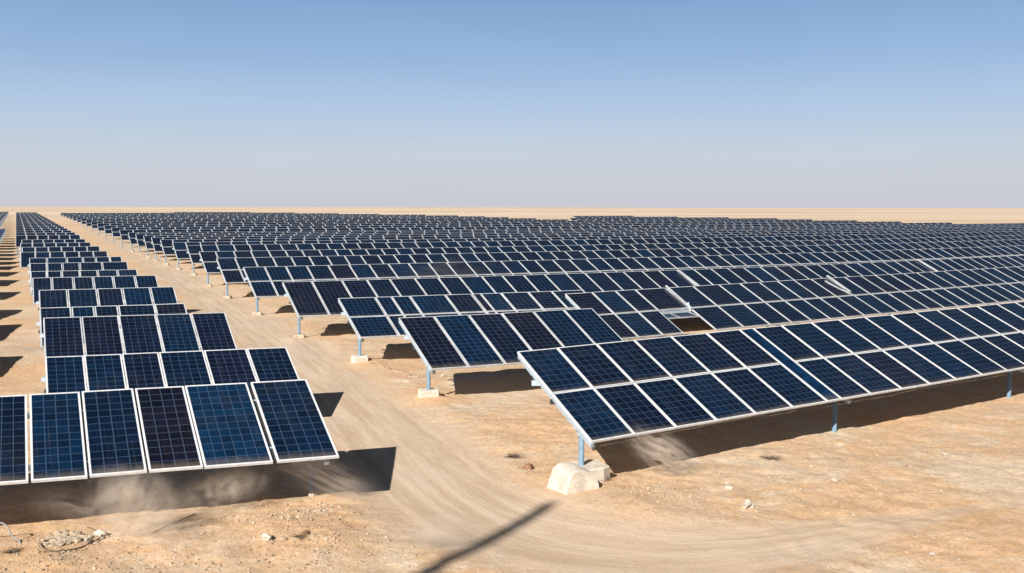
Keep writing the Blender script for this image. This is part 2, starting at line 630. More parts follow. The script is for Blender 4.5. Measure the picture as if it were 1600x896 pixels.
L_labels = [
    "nearest solar array of the left block, large single panels with dust blowing under it",
    "second array from the front in the left block, six panels behind the nearest one",
    "third array from the front in the left block, five panels",
    "fourth array from the front in the left block, mostly hidden behind the third",
]
left_rows = []
for i, (tr, hd, px) in enumerate(left_spec):
    head = const_head(hd)
    zl_ = 0.55 if i == 1 else ZL
    P = at(tr[0], tr[1], zl_ + rise)
    q = (P[0] - U[0] * run, P[1] - U[1] * run)      # low right corner
    h = math.radians(hd)
    if i == 0:
        q = at(530, 712, ZL + 0.01)
        pairs = [(-245, -142), (-139, -46), (-43, 44.5), (49, 137), (140.5, 230), (233.5, 318), (320, 427), (434, 530)]
        cols, t0 = cols_from_px(q, head, pairs, 0.0, ZL)
        p0 = (q[0] + t0 * math.sin(h), q[1] + t0 * math.cos(h))
        pvs = {0: .5, 1: .6, 2: .45, 3: .78, 4: .55, 5: 0.03, 6: .86, 7: .62}
    elif px:
        prs = [(a + 0.6, b - 0.6) for a, b in zip(px[:-1], px[1:])]
        cols, t0 = cols_from_px(q, head, prs, run, zl_ + rise)
        p0 = (q[0] + t0 * math.sin(h), q[1] + t0 * math.cos(h)); pvs = None
        if i == 1: pvs = {0: .62, 1: .66, 2: .35, 3: .55, 4: .2, 5: .5}
        if i == 2: pvs = {0: .3, 1: .15, 2: .4, 3: .7, 4: .25}
    else:
        cols = [(0.02, 0.90)] * 6; L = 0.92 * 6
        p0 = (q[0] - L * math.sin(h), q[1] - L * math.cos(h)); pvs = None
    left_rows.append((p0, head, cols, pvs))
# further back, evenly spaced
y = left_rows[-1][0][1]
xr = at(133, 375, ZU)[0]; yr = at(133, 375, ZU)[1]
yy = yr; pitch = 8.0
far_left = []
while yy < 465:
    pitch = min(pitch * 1.07, 22)
    yy += pitch
    xx = xr - 0.506 * (yy - yr)
    h = math.radians(64)
    wv = 1.0 + 0.5 * min(1, (yy - 90) / 380)
    L = wv * 6
    p0 = (xx - U[0] * run - L * math.sin(h), yy - U[1] * run - L * math.cos(h))
    far_left.append((p0, const_head(64), [(0.02, wv - 0.02)] * 6))

# ---- right block ----------------------------------------------------------
def bound(px):
    if px < 887: return float(np.interp(px, [95, 370, 685, 885], [333.5, 332, 336, 343]))
    return float(np.interp(px, [888, 1200, 1600, 2300], [335.5, 340.5, 350, 368]))


def wid(d):
    return float(np.interp(d, [45, 60, 94, 160, 300, 500], [1.0, 1.07, 1.35, 2.0, 3.0, 3.7]))


def long_cols(p0, head, first, Ls, tilt, margin=1.22, wfun=None, maxn=400):
    x, y = p0; t = 0; cols = []
    for gap, w in first:
        h = head(t); x += (gap + w) * math.sin(h); y += (gap + w) * math.cos(h); t += gap + w
        cols.append((gap, w))
    while x < 0.5333 * margin * y + 1.5 and len(cols) < maxn:
        w = (wfun or wid)(y) * random.choice((1.0, 1.0, 1.0, 1.0, 0.93, 1.05))
        h = head(t); x += (0.02 + w) * math.sin(h); y += (0.02 + w) * math.cos(h); t += w + 0.02
        cols.append((0.02, w))
    return cols


GR = "long solar arrays of the right block"


def r1_foot(top, root, org):
    x, y = top[0], top[1]
    g = 0.0
    # heavy rounded block in front, flat capped block behind it carrying the post
    c0 = at(861, 772); c1 = at(882, 781)
    mb = MB()
    f0 = Vector((*at(855, 765), 0)); f1 = Vector((*at(884, 781), 0))
    wdir = (f1 - f0).normalized(); W = (f1 - f0).length
    ddir = Vector((-wdir.y, wdir.x, 0))
    if ddir.y < 0: ddir = -ddir
    prof = [(0.0, -0.2), (0.0, 0.02), (0.10, 0.30), (0.16, 0.40), (0.26, 0.46), (0.40, 0.475), (0.54, 0.455), (0.66, 0.40), (0.74, 0.30), (0.80, 0.14), (0.82, -0.2)]
    sec = 9
    pr = []
    for i in range(len(prof) - 1):
        a_, b_, c_, d_ = prof[max(i - 1, 0)], prof[i], prof[i + 1], prof[min(i + 2, len(prof) - 1)]
        for k in range(3):
            t = k / 3
            pr.append(tuple(0.5 * (2 * b_[q] + (-a_[q] + c_[q]) * t + (2 * a_[q] - 5 * b_[q] + 4 * c_[q] - d_[q]) * t * t + (-a_[q] + 3 * b_[q] - 3 * c_[q] + d_[q]) * t ** 3) for q in (0, 1)))
    prof = pr + [prof[-1]]
    rings = []
    for k in range(sec):
        u = k / (sec - 1)
        e = 0.02 * math.sin(u * 7)
        sh = 1 - 0.05 * (abs(u - 0.5) * 2) ** 5
        rings.append([f0 + wdir * (u * W) + ddir * (a * 0.84) + Vector((0, 0, b * sh + ((e * 0.2 + 0.009 * mnoise.noise(Vector((u * 3, a * 5, b * 4)))) if b > 0 else 0))) for a, b in prof])
    for k in range(sec - 1):
        for j in range(len(prof) - 1):
            mb.quad([tuple(rings[k][j]), tuple(rings[k + 1][j]), tuple(rings[k + 1][j + 1]), tuple(rings[k][j + 1])])
    mb.quad([tuple(p) for p in rings[0]][::-1]); mb.quad([tuple(p) for p in rings[-1]])
    fo = mb.build("footing", M_CONC, root, org)
    mb = MB()
    cx, cy = x, y
    hw, hd, hz = W * 0.46, 0.36, 0.34
    ctr = Vector((cx, cy, 0)) + wdir * 0.02 + ddir * 0.10
    rr = []
    for zz, k in ((-0.2, 1.04), (hz - 0.03, 1.0), (hz, 0.93)):
        r = []
        for sx, sy in ((-1, -1), (0.75, -1), (1, -0.6), (0.98, 0.5), (0.7, 1), (-0.8, 1), (-1, 0.7)):
            p = ctr + wdir * (sx * hw * k) + ddir * (sy * hd * k)
            r.append((p.x, p.y, zz + random.uniform(-0.006, 0.006)))
        rr.append(r)
    n = 7
    for i in range(2):
        for j in range(n):
            k = (j + 1) % n
            mb.quad([rr[i][j], rr[i][k], rr[i + 1][k], rr[i + 1][j]])
    mb.quad(rr[2])
    mb.build("cap_block", M_CONC, fo, org)


RT, RL = 22.4, 3.15
# first row
R1p = at(925, 690, ZL)
R1h = const_head(56.2)
b1 = [925, 992.5, 1058, 1121, 1182, 1240, 1294, 1316, 1362, 1410, 1454, 1495, 1536, 1575]
c1, _ = cols_from_px(R1p, R1h, [(a + 0.5, b - 0.5) for a, b in zip(b1[:-1], b1[1:])], 0, ZL)
c1 = long_cols(R1p, R1h, c1, RL, RT, 1.5, lambda d: 1.0)
right_near = [dict(p=R1p, h=R1h, c=c1, L=RL, T=RT, tiers=2, det=3, single=(6,), pvs={6: 1.0}, posts=(0.1, 7.0), pb=0.55, foot=r1_foot,
                   label="nearest long two-high solar array on the right, its post on a big concrete block")]
# second row: six single panels, then a two-high table beginning a step further back
p = at(674, 577, ZL); h = const_head(66.0)
b2 = [618.7, 664.7, 713, 765, 806, 853, 896]
tl = at(622, 497, ZL + 2.6 * math.sin(math.radians(24)))
r_ = 2.6 * math.cos(math.radians(24))
c, t0 = cols_from_px(p, h, [(a + 0.5, b - 0.5) for a, b in zip(b2[:-1], b2[1:])], r_, ZL + 1.06)
c = [(0.0 if i == 0 else 0.03, 1.0) for i in range(6)]
right_near.append(dict(p=p, h=bend_head(68, 60, 6), c=c, L=2.65, T=23.5, tiers=1, det=3, pvs={0: .08, 1: .72, 2: .3, 3: .05, 4: .6, 5: .66}, posts=(0.12, 5.5), pb=0.55,
                       label="second array on the right, six tall single panels just behind the nearest array"))
p = at(955, 531, ZL); h = const_head(56.5)
c = [(0, 1.12), (0.03, 1.0), (0.03, 0.88), (0.03, 1.42), (0.06, 1.3), (0.03, 1.3), (0.03, 1.1), (0.03, 1.05)]
c = long_cols(p, h, c, RL, RT, 1.3, lambda d: 1.02)
right_near.append(dict(p=p, h=h, c=c, L=RL, T=RT, tiers=2, det=3, missing=((3, 0),), single=(), pvs={0: .12}, posts=(0.6, 7.0), pb=0.8, r2b=True,
                       label="long two-high solar array behind the nearest one with a lower panel missing"))
p = at(563, 528, ZL)
c = [(0, 1.25), (0.03, 0.55), (0.02, 0.62), (0.03, 1.25), (0.03, 0.95), (0.05, 0.3), (0.02, 0.75), (0.03, 1.02), (0.03, 0.9), (0.03, 1.25)]
right_near.append(dict(p=p, h=const_head(68.5), c=c, L=2.65, T=23, tiers=2, det=3, pvs={0: .62, 1: .7, 2: .7, 3: .74, 4: .3}, posts=(0.12, 6.0), pb=0.5,
                       label="short two-high solar array with uneven panel widths on the right, third from the front"))
right_near.append(dict(p=(4.0, 35.6), h=const_head(56.5), c=[(0.02, 1.0)] * 8, L=4.6, T=7, zl=0.72, tiers=1, det=2, posts=(0.6, 5.0), pb=1.2,  # unseen array, added only to shade the ground behind the opening
                       label="unseen low array added behind the missing panel to shade the ground seen through the opening"))
p = at(467, 495, ZL)
h = bend_head(68, 55, 45)
c = long_cols(p, h, [(0, 1.15), (0.03, 1.2)], 2.85, 23, 1.2, lambda d: 1.02)
right_near.append(dict(p=p, h=h, c=c, L=2.85, T=23, tiers=1, det=3, pvs={0: .1, 1: .08}, posts=(0.15, 7.0), pb=0.7,
                       label="long solar array of single tall panels, fourth along the dirt track on the right"))
mid = [(400, 465), (353, 443), (323, 427.5)]
names_ = ["fifth", "sixth", "seventh", "eighth", "ninth", "tenth", "eleventh", "twelfth", "thirteenth", "fourteenth"]
starts = [at(a, b, ZL) for a, b in mid]
for a, b in ((302.5, 431), (279, 422.5), (259, 415), (244, 409), (231, 404), (218, 399), (206, 395)):
    q = at(a, b, 0)
    starts.append((q[0] - 0.15 - U[0] * 0.6, q[1] - U[1] * 0.6))
for k, p in enumerate(starts):
    Lb = 55 + 9 * k
    h = bend_head(66.5, 57.5, Lb)
    c = long_cols(p, h, [(0, 1.0)], RL, RT, 1.12)
    right_near.append(dict(p=p, h=h, c=c, L=RL, T=RT, tiers=2, det=2, posts=(0.15, 7.0), pb=0.6,
                           label="long two-high array of the right block, %s along the dirt track from the front" % names_[k]))
for r in right_near:
    q = r["p"]
    MOUNDS.append((q[0] + 0.1 + U[0] * 0.6, q[1] + U[1] * 0.6, 0.9, 0.07))
MOUNDS.append((*at(985, 800), 1.5, 0.12))
MOUNDS.append((*at(885, 778), 0.75, 0.035))
MOUNDS.append((*at(470, 830), 1.1, 0.10))
MOUNDS.append((*at(30, 880), 1.2, 0.12))

# build the left block
for i, (p0, head, cols, pvs) in enumerate(left_rows):
    lab = L_labels[i] if i < 4 else "%s array from the front in the left block of short arrays" % ORD[i]
    build_row(Row(p0, head, cols, LL, LT, 1, 0.55 if i == 1 else ZL), lab, GL, 3 if i < 6 else 2, posts=((6.6 if i == 0 else 0.9), (9.0 if i == 0 else 3.4)), pvs=pvs, fw=0.032 if i < 3 else 0.037, post_b=1.3, footing=False)
    if i == 0: L1_ROW, L1_ROOT = Row(p0, head, cols, LL, LT, 1), bpy.data.objects["solar_array"]
for i, (p0, head, cols) in enumerate(far_left):
    build_row(Row(p0, head, cols, LL + 0.4, LT, 1), "one of the small far arrays of the left block that merge towards the horizon", "far arrays of the left block", 1, fw=0.04, post_b=1.0)

for k_, w_ in ((6, 0.13), (5, 0.07), (4, 0.07), (3, 0.07)):  # dark bars added under the panel gaps to keep sunlight out of the shadow
    a = L1_ROW.cols[k_][1]
    mb = MB(); mb.bar(L1_ROW.pt((a[0] + 0.03, a[1]), 0.03, -0.09), L1_ROW.pt((a[0] + 0.03, a[1]), LL - 0.03, -0.09), w_, 0.05)
    mb.build("gap_shade_bar", M_BLACK, L1_ROOT, tuple(L1_ROOT.location))

# third block, beyond the left edge of the picture: its shadows fall into view
d3 = [29.7, 38.4, 44.5, 53.9, 62.9, 70.9, 78, 85, 92, 99.5]
while d3[-1] < 462: d3.append(d3[-1] * 1.06 + 1.0)
for i, d in enumerate(d3):
    seen = d > 150
    nn = 7
    wv = 1.0 + 0.5 * min(1, max(0, d - 90) / 380)
    L = wv * nn
    if seen:
        h, Ls3, T3 = math.radians(64), 3.4, LT
        q = (-24.2 - 0.518 * (d - 42) - U[0] * run, d - U[1] * run)
    else:
        h, Ls3, T3 = math.radians(80), 4.5, 8.0
        c3 = Ls3 * math.cos(math.radians(T3))
        q = (-0.512 * (d + 2.0) - 1.1 - U[0] * c3, d - U[1] * c3)
    p0 = (q[0] - L * math.sin(h), q[1] - L * math.cos(h))
    build_row(Row(p0, const_head(math.degrees(h)), [(0.02, wv - 0.02)] * nn, Ls3, T3, 1),
              "one of the far arrays at the left edge, beyond the strip of bare ground" if seen else "one of the arrays past the left edge, known by the shadows they cast",
              "far arrays at the left edge" if seen else "arrays past the left edge", 1, fw=0.045, post_b=1.0)

# build the right block
R2B = None
for k, r in enumerate(right_near):
    row = Row(r["p"], r["h"], r["c"], r["L"], r["T"], r["tiers"], r.get("zl", ZL))
    root = build_row(row, r["label"], GR, r["det"], posts=r["posts"], missing=r.get("missing", ()), pvs=r.get("pvs"),
                     first_foot=r.get("foot"), post_b=r["pb"], single_cols=r.get("single", ()), rails=(0.5, 0.86) if r.get("r2b") else (0.2, 0.8), fw=0.029 if k < 2 else 0.033 if k < 6 else 0.037)
    org = (r["p"][0], r["p"][1], 0)
    if r.get("r2b"):
        # bent white rails where the panel is gone and where another has come apart
        mb = MB()
        a = row.cols[3][1]
        mb.bar(row.pt(a, 1.45, 0.05), row.pt((a[0] + 0.03, a[1]), 3.15, 0.07), 0.06, 0.04)
        mb.bar(row.pt((a[0] - 0.12, a[1]), 1.30, 0.0), row.pt((a[0] + 0.05, a[1]), 1.75, 0.10), 0.05, 0.05)
        mb.build("loose_rail", M_FRAME_B, root, org)
        best = min(range(len(row.cols)), key=lambda i: abs(proj(*row.pt(row.cols[i][1], 3.15))[0] - 1296))
        a = row.cols[best][1]
        mb = MB()
        mb.bar(row.pt(a, 1.75, 0.06), row.pt(a, 3.15, 0.09), 0.09, 0.04)
        mb.bar(row.pt((a[0] - 0.22, a[1]), 1.85, 0.04), row.pt((a[0] - 0.42, a[1] - 0.1), 2.7, 0.09), 0.05, 0.03)
        mb.bar(row.pt((a[0] - 0.10, a[1]), 1.60, 0.05), row.pt((a[0] - 0.36, a[1]), 2.5, 0.05), 0.05, 0.03)
        mb.build("broken_frame", M_FRAME_B, root, org)
    if k == 5:
        best = min(range(len(row.cols)), key=lambda i: abs(proj(*row.pt(row.cols[i][1], 2.85))[0] - 1440))
        a = row.cols[best][1]
        mb = MB(); mb.bar(row.pt(a, 0.35, 0.05), row.pt(a, 2.8, 0.06), 0.15, 0.04)
        mb.build("loose_rail", M_FRAME_B, root, org)
        best = min(range(len(row.cols)), key=lambda i: abs(proj(*row.pt(row.cols[i][1], 2.85))[0] - 1050))
        a = row.cols[best][1]
        mb = MB(); mb.bar(row.pt((a[0] + 0.1, a[1]), 0.6, 0.05), row.pt(a, 2.6, 0.06), 0.13, 0.04)
        mb.build("loose_rail", M_FRAME_B, root, org)

# far rows of the right block
x0, y0 = starts[-1]
d = y0
while d < 555:
    d *= 1.115
    x = x0 - 0.492 * (d - y0)
    h = bend_head(64, 59, 250)
    cx_, cy_ = x, d
    segs, cur, t = [], None, 0.0
    while cx_ < 0.5333 * 1.1 * cy_ and cy_ < 900:
        w = wid(cy_) * random.choice((1.0, 1.0, 1.0, 0.94, 1.06))
        hd = h(t)
        nx, ny = cx_ + w * math.sin(hd), cy_ + w * math.cos(hd)
        px, py = proj(cx_ + U[0] * 2.9, cy_ + U[1] * 2.9, 2.1)
        ok = py > bound(px)
        if ok:
            if cur is None: cur = [(cx_, cy_), [], t]
            cur[1].append((0.02, w - 0.02))
        else:
            if cur and len(cur[1]) > 2: segs.append(cur)
            cur = None
        cx_, cy_ = nx, ny
        t += w
    if cur and len(cur[1]) > 2: segs.append(cur)
    for si, (pp, cc, tt) in enumerate(segs):
        hh = (lambda t, tt=tt: h(t + tt))
        back = proj(pp[0], pp[1], 2.0)[0] > 700
        build_row(Row(pp, hh, cc, RL, RT, 2),
                  "one of the far arrays that begin right of centre below the horizon" if back else "one of the far long arrays that crowd together in the right block near the horizon",
                  "far arrays right of centre" if back else "far long arrays of the right block", 1, fw=0.055 if d < 220 else 0.075, post_b=0.6)

# ------------------------------------------------------------------ ground and track
def lines(lo, hi, step, outlo, outhi, g):
    m = list(np.arange(lo, hi + 1e-6, step))
    s = step; v = hi
    up = []
    while v < outhi:
        s *= g; v += s; up.append(v)
    s = step; v = lo; dn = []
    while v > outlo:
        s *= g; v -= s; dn.append(v)
    return np.array(dn[::-1] + m + up)


gx = lines(-11, 13, 0.09, -16000, 16000, 1.045)
gy = lines(12.5, 26, 0.08, -80, 15000, 1.035)
nx_, ny_ = len(gx), len(gy)
X, Y = np.meshgrid(gx, gy)
X = X.ravel(); Y = Y.ravel()
td, tl = track_coords(X, Y)
Z = ground_z(X, Y, td, tl)
tf = np.interp(tl, [TW0, TW1, TW2, TW2 + 2], [1.0, 0.9, 0.6, 0.0])
mo = np.zeros_like(X)
for mx, my, mr, mh in MOUNDS:
    mo = np.maximum(mo, np.exp(-(((X - mx) ** 2 + (Y - my) ** 2) / (mr * mr * 1.3))))
V = np.stack([X, Y, Z], 1)
ii, jj = np.meshgrid(np.arange(nx_ - 1), np.arange(ny_ - 1))
q0 = (jj * nx_ + ii).ravel()
Fq = np.stack([q0, q0 + 1, q0 + 1 + nx_, q0 + nx_], 1)
fc = np.abs(td[Fq]).mean(1)
HALF = 1.75
on = fc < HALF


def mat_ground():
    m, nt, b = new_mat("desert_ground")
    g = NT(nt)
    pos = g.n("ShaderNodeNewGeometry").outputs["Position"]
    td_, tl_, mo_ = g.attr("td"), g.attr("tl"), g.attr("mo")
    n_big = g.noise(pos, 0.10, 4.0, 0.6, 0.4)
    n_mid = g.noise(pos, 0.55, 5.0, 0.62, 0.5)
    n_pat = g.noise(pos, 1.7, 5.0, 0.65, 0.8)
    n_fin = g.noise(pos, 9.0, 5.0, 0.7)
    n_gr = g.noise(pos, 45.0, 3.0, 0.7)
    sand = (0.625, 0.445, 0.28)
    pale = (0.70, 0.57, 0.425)
    orange = (0.66, 0.395, 0.20)
    grey = (0.46, 0.365, 0.27)
    dark = (0.24, 0.155, 0.095)
    c = g.mix(g.ramp(g.math("ADD", n_mid, g.math("MULTIPLY_ADD", n_big, 0.6, -0.3)), 0.38, 0.62), sand, orange)
    c = g.mix(g.math("MULTIPLY", g.ramp(n_pat, 0.48, 0.66), 0.75), c, pale)
    c = g.mix(g.math("MULTIPLY", g.ramp(n_big, 0.50, 0.66), 0.55), c, grey)
    n_hg = g.noise(pos, 0.21, 3.0, 0.55, 0.8)
    c = g.mix(g.math("MULTIPLY", g.ramp(n_hg, 0.50, 0.62), 0.70), c, orange)
    c = g.mix(g.math("MULTIPLY", g.ramp(n_hg, 0.46, 0.36), 0.55), c, pale)
    # stretched wind and water marks
    mp = g.n("ShaderNodeMapping"); mp.inputs["Rotation"].default_value = (0, 0, math.radians(-22)); mp.inputs["Scale"].default_value = (0.35, 2.2, 1)
    nt.links.new(pos, mp.inputs[0])
    n_str = g.noise(mp.outputs[0], 1.1, 5.0, 0.65, 0.6)
    c = g.mix(g.math("MULTIPLY", g.ramp(n_str, 0.54, 0.70), 0.5), c, pale)
    c = g.mix(g.math("MULTIPLY", g.ramp(n_str, 0.42, 0.30), 0.22), c, dark)
    c = g.mix(g.math("MULTIPLY", mo_, 0.55), c, orange)
    # scattered dark crumbs and white chips
    crumbs = g.math("MULTIPLY", g.ramp(n_gr, 0.60, 0.70), g.ramp(n_pat, 0.42, 0.58))
    c = g.mix(g.math("MULTIPLY", crumbs, 0.8), c, dark)
    chips = g.math("MULTIPLY", g.ramp(g.noise(pos, 30.0, 2.0, 0.6), 0.66, 0.72), g.ramp(n_mid, 0.45, 0.6))
    c = g.mix(g.math("MULTIPLY", chips, 0.8), c, (0.72, 0.62, 0.50))
    n_vein = g.noise(pos, 5.5, 6.0, 0.75, 1.2)
    vein = g.ramp(g.math("ABSOLUTE", g.math("SUBTRACT", n_vein, 0.5)), 0.035, 0.0)
    c = g.mix(g.math("MULTIPLY", g.math("MULTIPLY", vein, g.ramp(n_mid, 0.30, 0.55)), 0.7), c, (0.74, 0.62, 0.48))
    n_mo = g.noise(pos, 16.0, 4.0, 0.75)
    c = g.mix(g.math("MULTIPLY", g.ramp(n_mo, 0.52, 0.70), 0.28), c, (0.71, 0.57, 0.41))
    c = g.mix(g.math("MULTIPLY", g.ramp(n_mo, 0.44, 0.30), 0.45), c, g.mix(0.75, c, dark))
    c = g.mix(g.math("MULTIPLY_ADD", g.ramp(n_fin, 0.40, 0.66), 0.50, 0.0), c, g.mix(0.6, c, dark))
    # track: pale grey-tan, combed by wheels
    comb = g.n("ShaderNodeCombineXYZ"); nt.links.new(td_, comb.inputs[0]); nt.links.new(g.math("MULTIPLY", tl_, 0.055), comb.inputs[1])
    s1 = g.noise(comb.outputs[0], 3.2, 6.0, 0.72, 0.15)
    s2 = g.noise(comb.outputs[0], 14.0, 4.0, 0.7, 0.1)
    tc = g.mix(g.ramp(s1, 0.36, 0.64), (0.46, 0.35, 0.25), (0.64, 0.52, 0.40))
    tc = g.mix(g.math("MULTIPLY", g.ramp(s2, 0.45, 0.7), 0.22), tc, (0.66, 0.55, 0.43))
    s3 = g.noise(comb.outputs[0], 34.0, 3.0, 0.7, 0.1)
    tc = g.mix(g.math("MULTIPLY", g.ramp(s3, 0.50, 0.66), 0.35), tc, (0.36, 0.27, 0.19))
    tc = g.mix(g.math("MULTIPLY", crumbs, 0.5), tc, dark)
    tc = g.mix(g.math("MULTIPLY", g.ramp(n_mo, 0.40, 0.65), 0.30), tc, sand)
    ab = g.math("ABSOLUTE", td_)
    edge = g.math("ADD", ab, g.math("MULTIPLY_ADD", n_mid, 1.5, -0.75))
    edge = g.math("ADD", edge, g.math("MULTIPLY_ADD", n_pat, 0.9, -0.45))
    tm = g.math("MULTIPLY", g.ramp(edge, 0.7, 2.15, 1.0, 0.0), g.attr("tf"))
    # paired wheel marks with tread
    wl = g.math("ABSOLUTE", g.math("SUBTRACT", g.math("ABSOLUTE", g.math("ADD", td_, g.math("MULTIPLY_ADD", g.noise(g.math("MULTIPLY", tl_, 0.25), 1.0, 2.0), 0.5, -0.25))), 0.78))
    wheel = g.ramp(wl, 0.20, 0.06)
    tread = g.ramp(g.math("SINE", g.math("MULTIPLY", tl_, 52.0)), -0.2, 0.5)
    wheel = g.math("MULTIPLY", wheel, g.ramp(n_mid, 0.36, 0.60))
    tc = g.mix(g.math("MULTIPLY", g.math("MULTIPLY_ADD", tread, 0.25, 0.15), wheel), tc, (0.36, 0.27, 0.19))
    c = g.mix(g.math("MULTIPLY", tm, 0.85), c, tc)
    # far plain: pale sand with thin darker bands
    sp = g.n("ShaderNodeSeparateXYZ"); nt.links.new(pos, sp.inputs[0])
    mpf = g.n("ShaderNodeMapping"); mpf.inputs["Scale"].default_value = (0.0012, 0.0075, 0.0); nt.links.new(pos, mpf.inputs[0])
    nf = g.noise(mpf.outputs[0], 1.0, 4.0, 0.6, 0.3)
    fcx = g.mix(g.ramp(nf, 0.42, 0.62), (0.70, 0.555, 0.40), (0.52, 0.40, 0.295))
    vd = g.n("ShaderNodeVectorMath", operation="LENGTH"); nt.links.new(pos, vd.inputs[0])
    c = g.mix(g.ramp(vd.outputs["Value"], 180.0, 600.0), c, fcx)
    nt.links.new(c, b.inputs["Base Color"])
    b.inputs["Roughness"].default_value = 0.95
    b.inputs["Specular IOR Level"].default_value = 0.15
    hgt = g.math("ADD", g.math("MULTIPLY", n_fin, 0.6), g.math("ADD", g.math("MULTIPLY", n_gr, 0.3), g.math("MULTIPLY", n_mo, 0.45)))
    hgt = g.math("ADD", g.math("MULTIPLY", hgt, g.math("SUBTRACT", 1.0, g.math("MULTIPLY", tm, 0.6))), g.math("MULTIPLY", g.math("MULTIPLY", s1, tm), 0.45))
    bn = g.n("ShaderNodeBump"); bn.inputs["Strength"].default_value = 0.75; bn.inputs["Distance"].default_value = 0.045
    nt.links.new(hgt, bn.inputs["Height"]); nt.links.new(bn.outputs[0], b.inputs["Normal"])
    return m


M_GROUND = mat_ground()


def grid_obj(name, faces, label):
    used = np.unique(faces)
    remap = np.full(len(V), -1, dtype=np.int64); remap[used] = np.arange(len(used))
    f = remap[faces]
    me = bpy.data.meshes.new(name)
    me.vertices.add(len(used)); me.vertices.foreach_set("co", V[used].ravel())
    me.loops.add(f.size); me.loops.foreach_set("vertex_index", f.ravel().astype(np.int32))
    me.polygons.add(len(f)); me.polygons.foreach_set("loop_start", (np.arange(len(f)) * 4).astype(np.int32))
    me.polygons.foreach_set("use_smooth", np.ones(len(f), dtype=bool))
    for nm, arr in (("td", td), ("tl", tl), ("mo", mo), ("tf", tf)):
        a = me.attributes.new(nm, "FLOAT", "POINT"); a.data.foreach_set("value", arr[used].astype(np.float32))
    me.update(calc_edges=True); me.validate()
    me.materials.append(M_GROUND)
    o = bpy.data.objects.new(name, me); COL.objects.link(o)
    tag(o, label, None, None, "structure")
    return o


grid_obj("ground", Fq[~on], "bare sandy desert ground with pale and orange patches")
grid_obj("track", Fq[on], "pale dirt track combed by wheels between the two blocks of solar arrays")

# ------------------------------------------------------------------ stones, gravel, weeds, wires
def stone_geo(mb, c, r, sq=0.7, seed=0, n=2):
    """faceted irregular stone"""
    rs = random.Random(seed)
    rings = 5 if n == 2 else 3
    seg = 8 if n == 2 else 5
    off = Vector((rs.random() * 50, rs.random() * 50, rs.random() * 50))
    base = len(mb.v)
    ax = rs.uniform(0, 6.28); el = rs.uniform(0.75, 1.3)
    pts = [(0, 0, -1)]
    for i in range(1, rings):
        a = -math.pi / 2 + math.pi * i / rings
        for j in range(seg):
            t = 2 * math.pi * (j + 0.5 * (i % 2)) / seg
            pts.append((math.cos(a) * math.cos(t), math.cos(a) * math.sin(t), math.sin(a)))
    pts.append((0, 0, 1))
    for p in pts:
        p = Vector(p)
        k = r * (1 + 0.75 * mnoise.noise(p * 1.1 + off))
        q = Vector((p.x * el, p.y / el, p.z * sq)) * k
        q = Vector((q.x * math.cos(ax) - q.y * math.sin(ax), q.x * math.sin(ax) + q.y * math.cos(ax), q.z))
        mb.v.append((c[0] + q.x, c[1] + q.y, c[2] + q.z))
    def F_(*idx):
        mb.f.append(tuple(base + i for i in idx)); mb.m.append(0); mb.uv.append(None); mb.pv.append(0.0)
    for j in range(seg):
        F_(0, 1 + (j + 1) % seg, 1 + j)
    for i in range(rings - 2):
        for j in range(seg):
            a = 1 + i * seg + j; b_ = 1 + i * seg + (j + 1) % seg
            F_(a, b_, b_ + seg, a + seg)
    top = len(pts) - 1; l0 = 1 + (rings - 2) * seg
    for j in range(seg):
        F_(l0 + j, l0 + (j + 1) % seg, top)


def stone(px, py, r, m, label, cat="stone", group=None, sq=0.75, name="rock", seed=None):
    x, y = at(px, py)
    mb = MB(); stone_geo(mb, (0, 0, 0), r, sq, seed if seed is not None else int(px * 7 + py))
    o = mb.build(name, m)
    o.location = (x, y, gz(x, y) + r * sq * 0.55)
    tag(o, label, cat, group)
    return o


stone(1167, 796, 0.095, M_ROCK, "white angular stone lying alone on the orange sand at lower right", sq=0.8)
stone(1139, 768, 0.055, M_ROCK, "small white stone just behind the larger white one", sq=0.6)
stone(1136, 762, 0.035, M_ROCK, "tiny pale stone touching the small white stone", sq=0.6)
stone(417, 850, 0.085, M_ROCK, "cream stone with a dark shadow on the rough ground at lower left", sq=0.9)
stone(489, 777, 0.055, M_ROCK, "small white stone at the shadow's edge below the nearest left array", sq=0.8)
stone(443, 851, 0.05, M_TAN, "small brown clod beside the cream stone", "clod", sq=0.7)
stone(825, 732, 0.10, M_RED, "reddish brown clod on the sand left of the big concrete block", "clod", sq=0.6, name="clod")
stone(478, 842, 0.06, M_RED, "reddish clod on the churned ground at lower left", "clod", sq=0.6, name="clod")
stone(156, 838, 0.075, M_ROCK, "white stone at the right end of the rubble patch", sq=0.7)
stone(137, 849, 0.055, M_ROCK, "pale stone in the middle of the rubble patch", sq=0.7)
stone(692, 588, 0.07, M_ROCK, "white stone on the bank beside the second row's footing", sq=0.7)
stone(1304, 754, 0.05, M_ROCK, "small white stone on open sand at far lower right, upper one", sq=0.5)
stone(1456, 868, 0.045, M_ROCK, "small white stone near the bottom edge at lower right", sq=0.5)
stone(1477, 711, 0.07, M_ROCK, "pale flat stone on open sand at the right, above the others", sq=0.4)
stone(495, 612, 0.10, M_BLACK, "dark lump at the end of the second left array", "lump", sq=0.8) if False else None

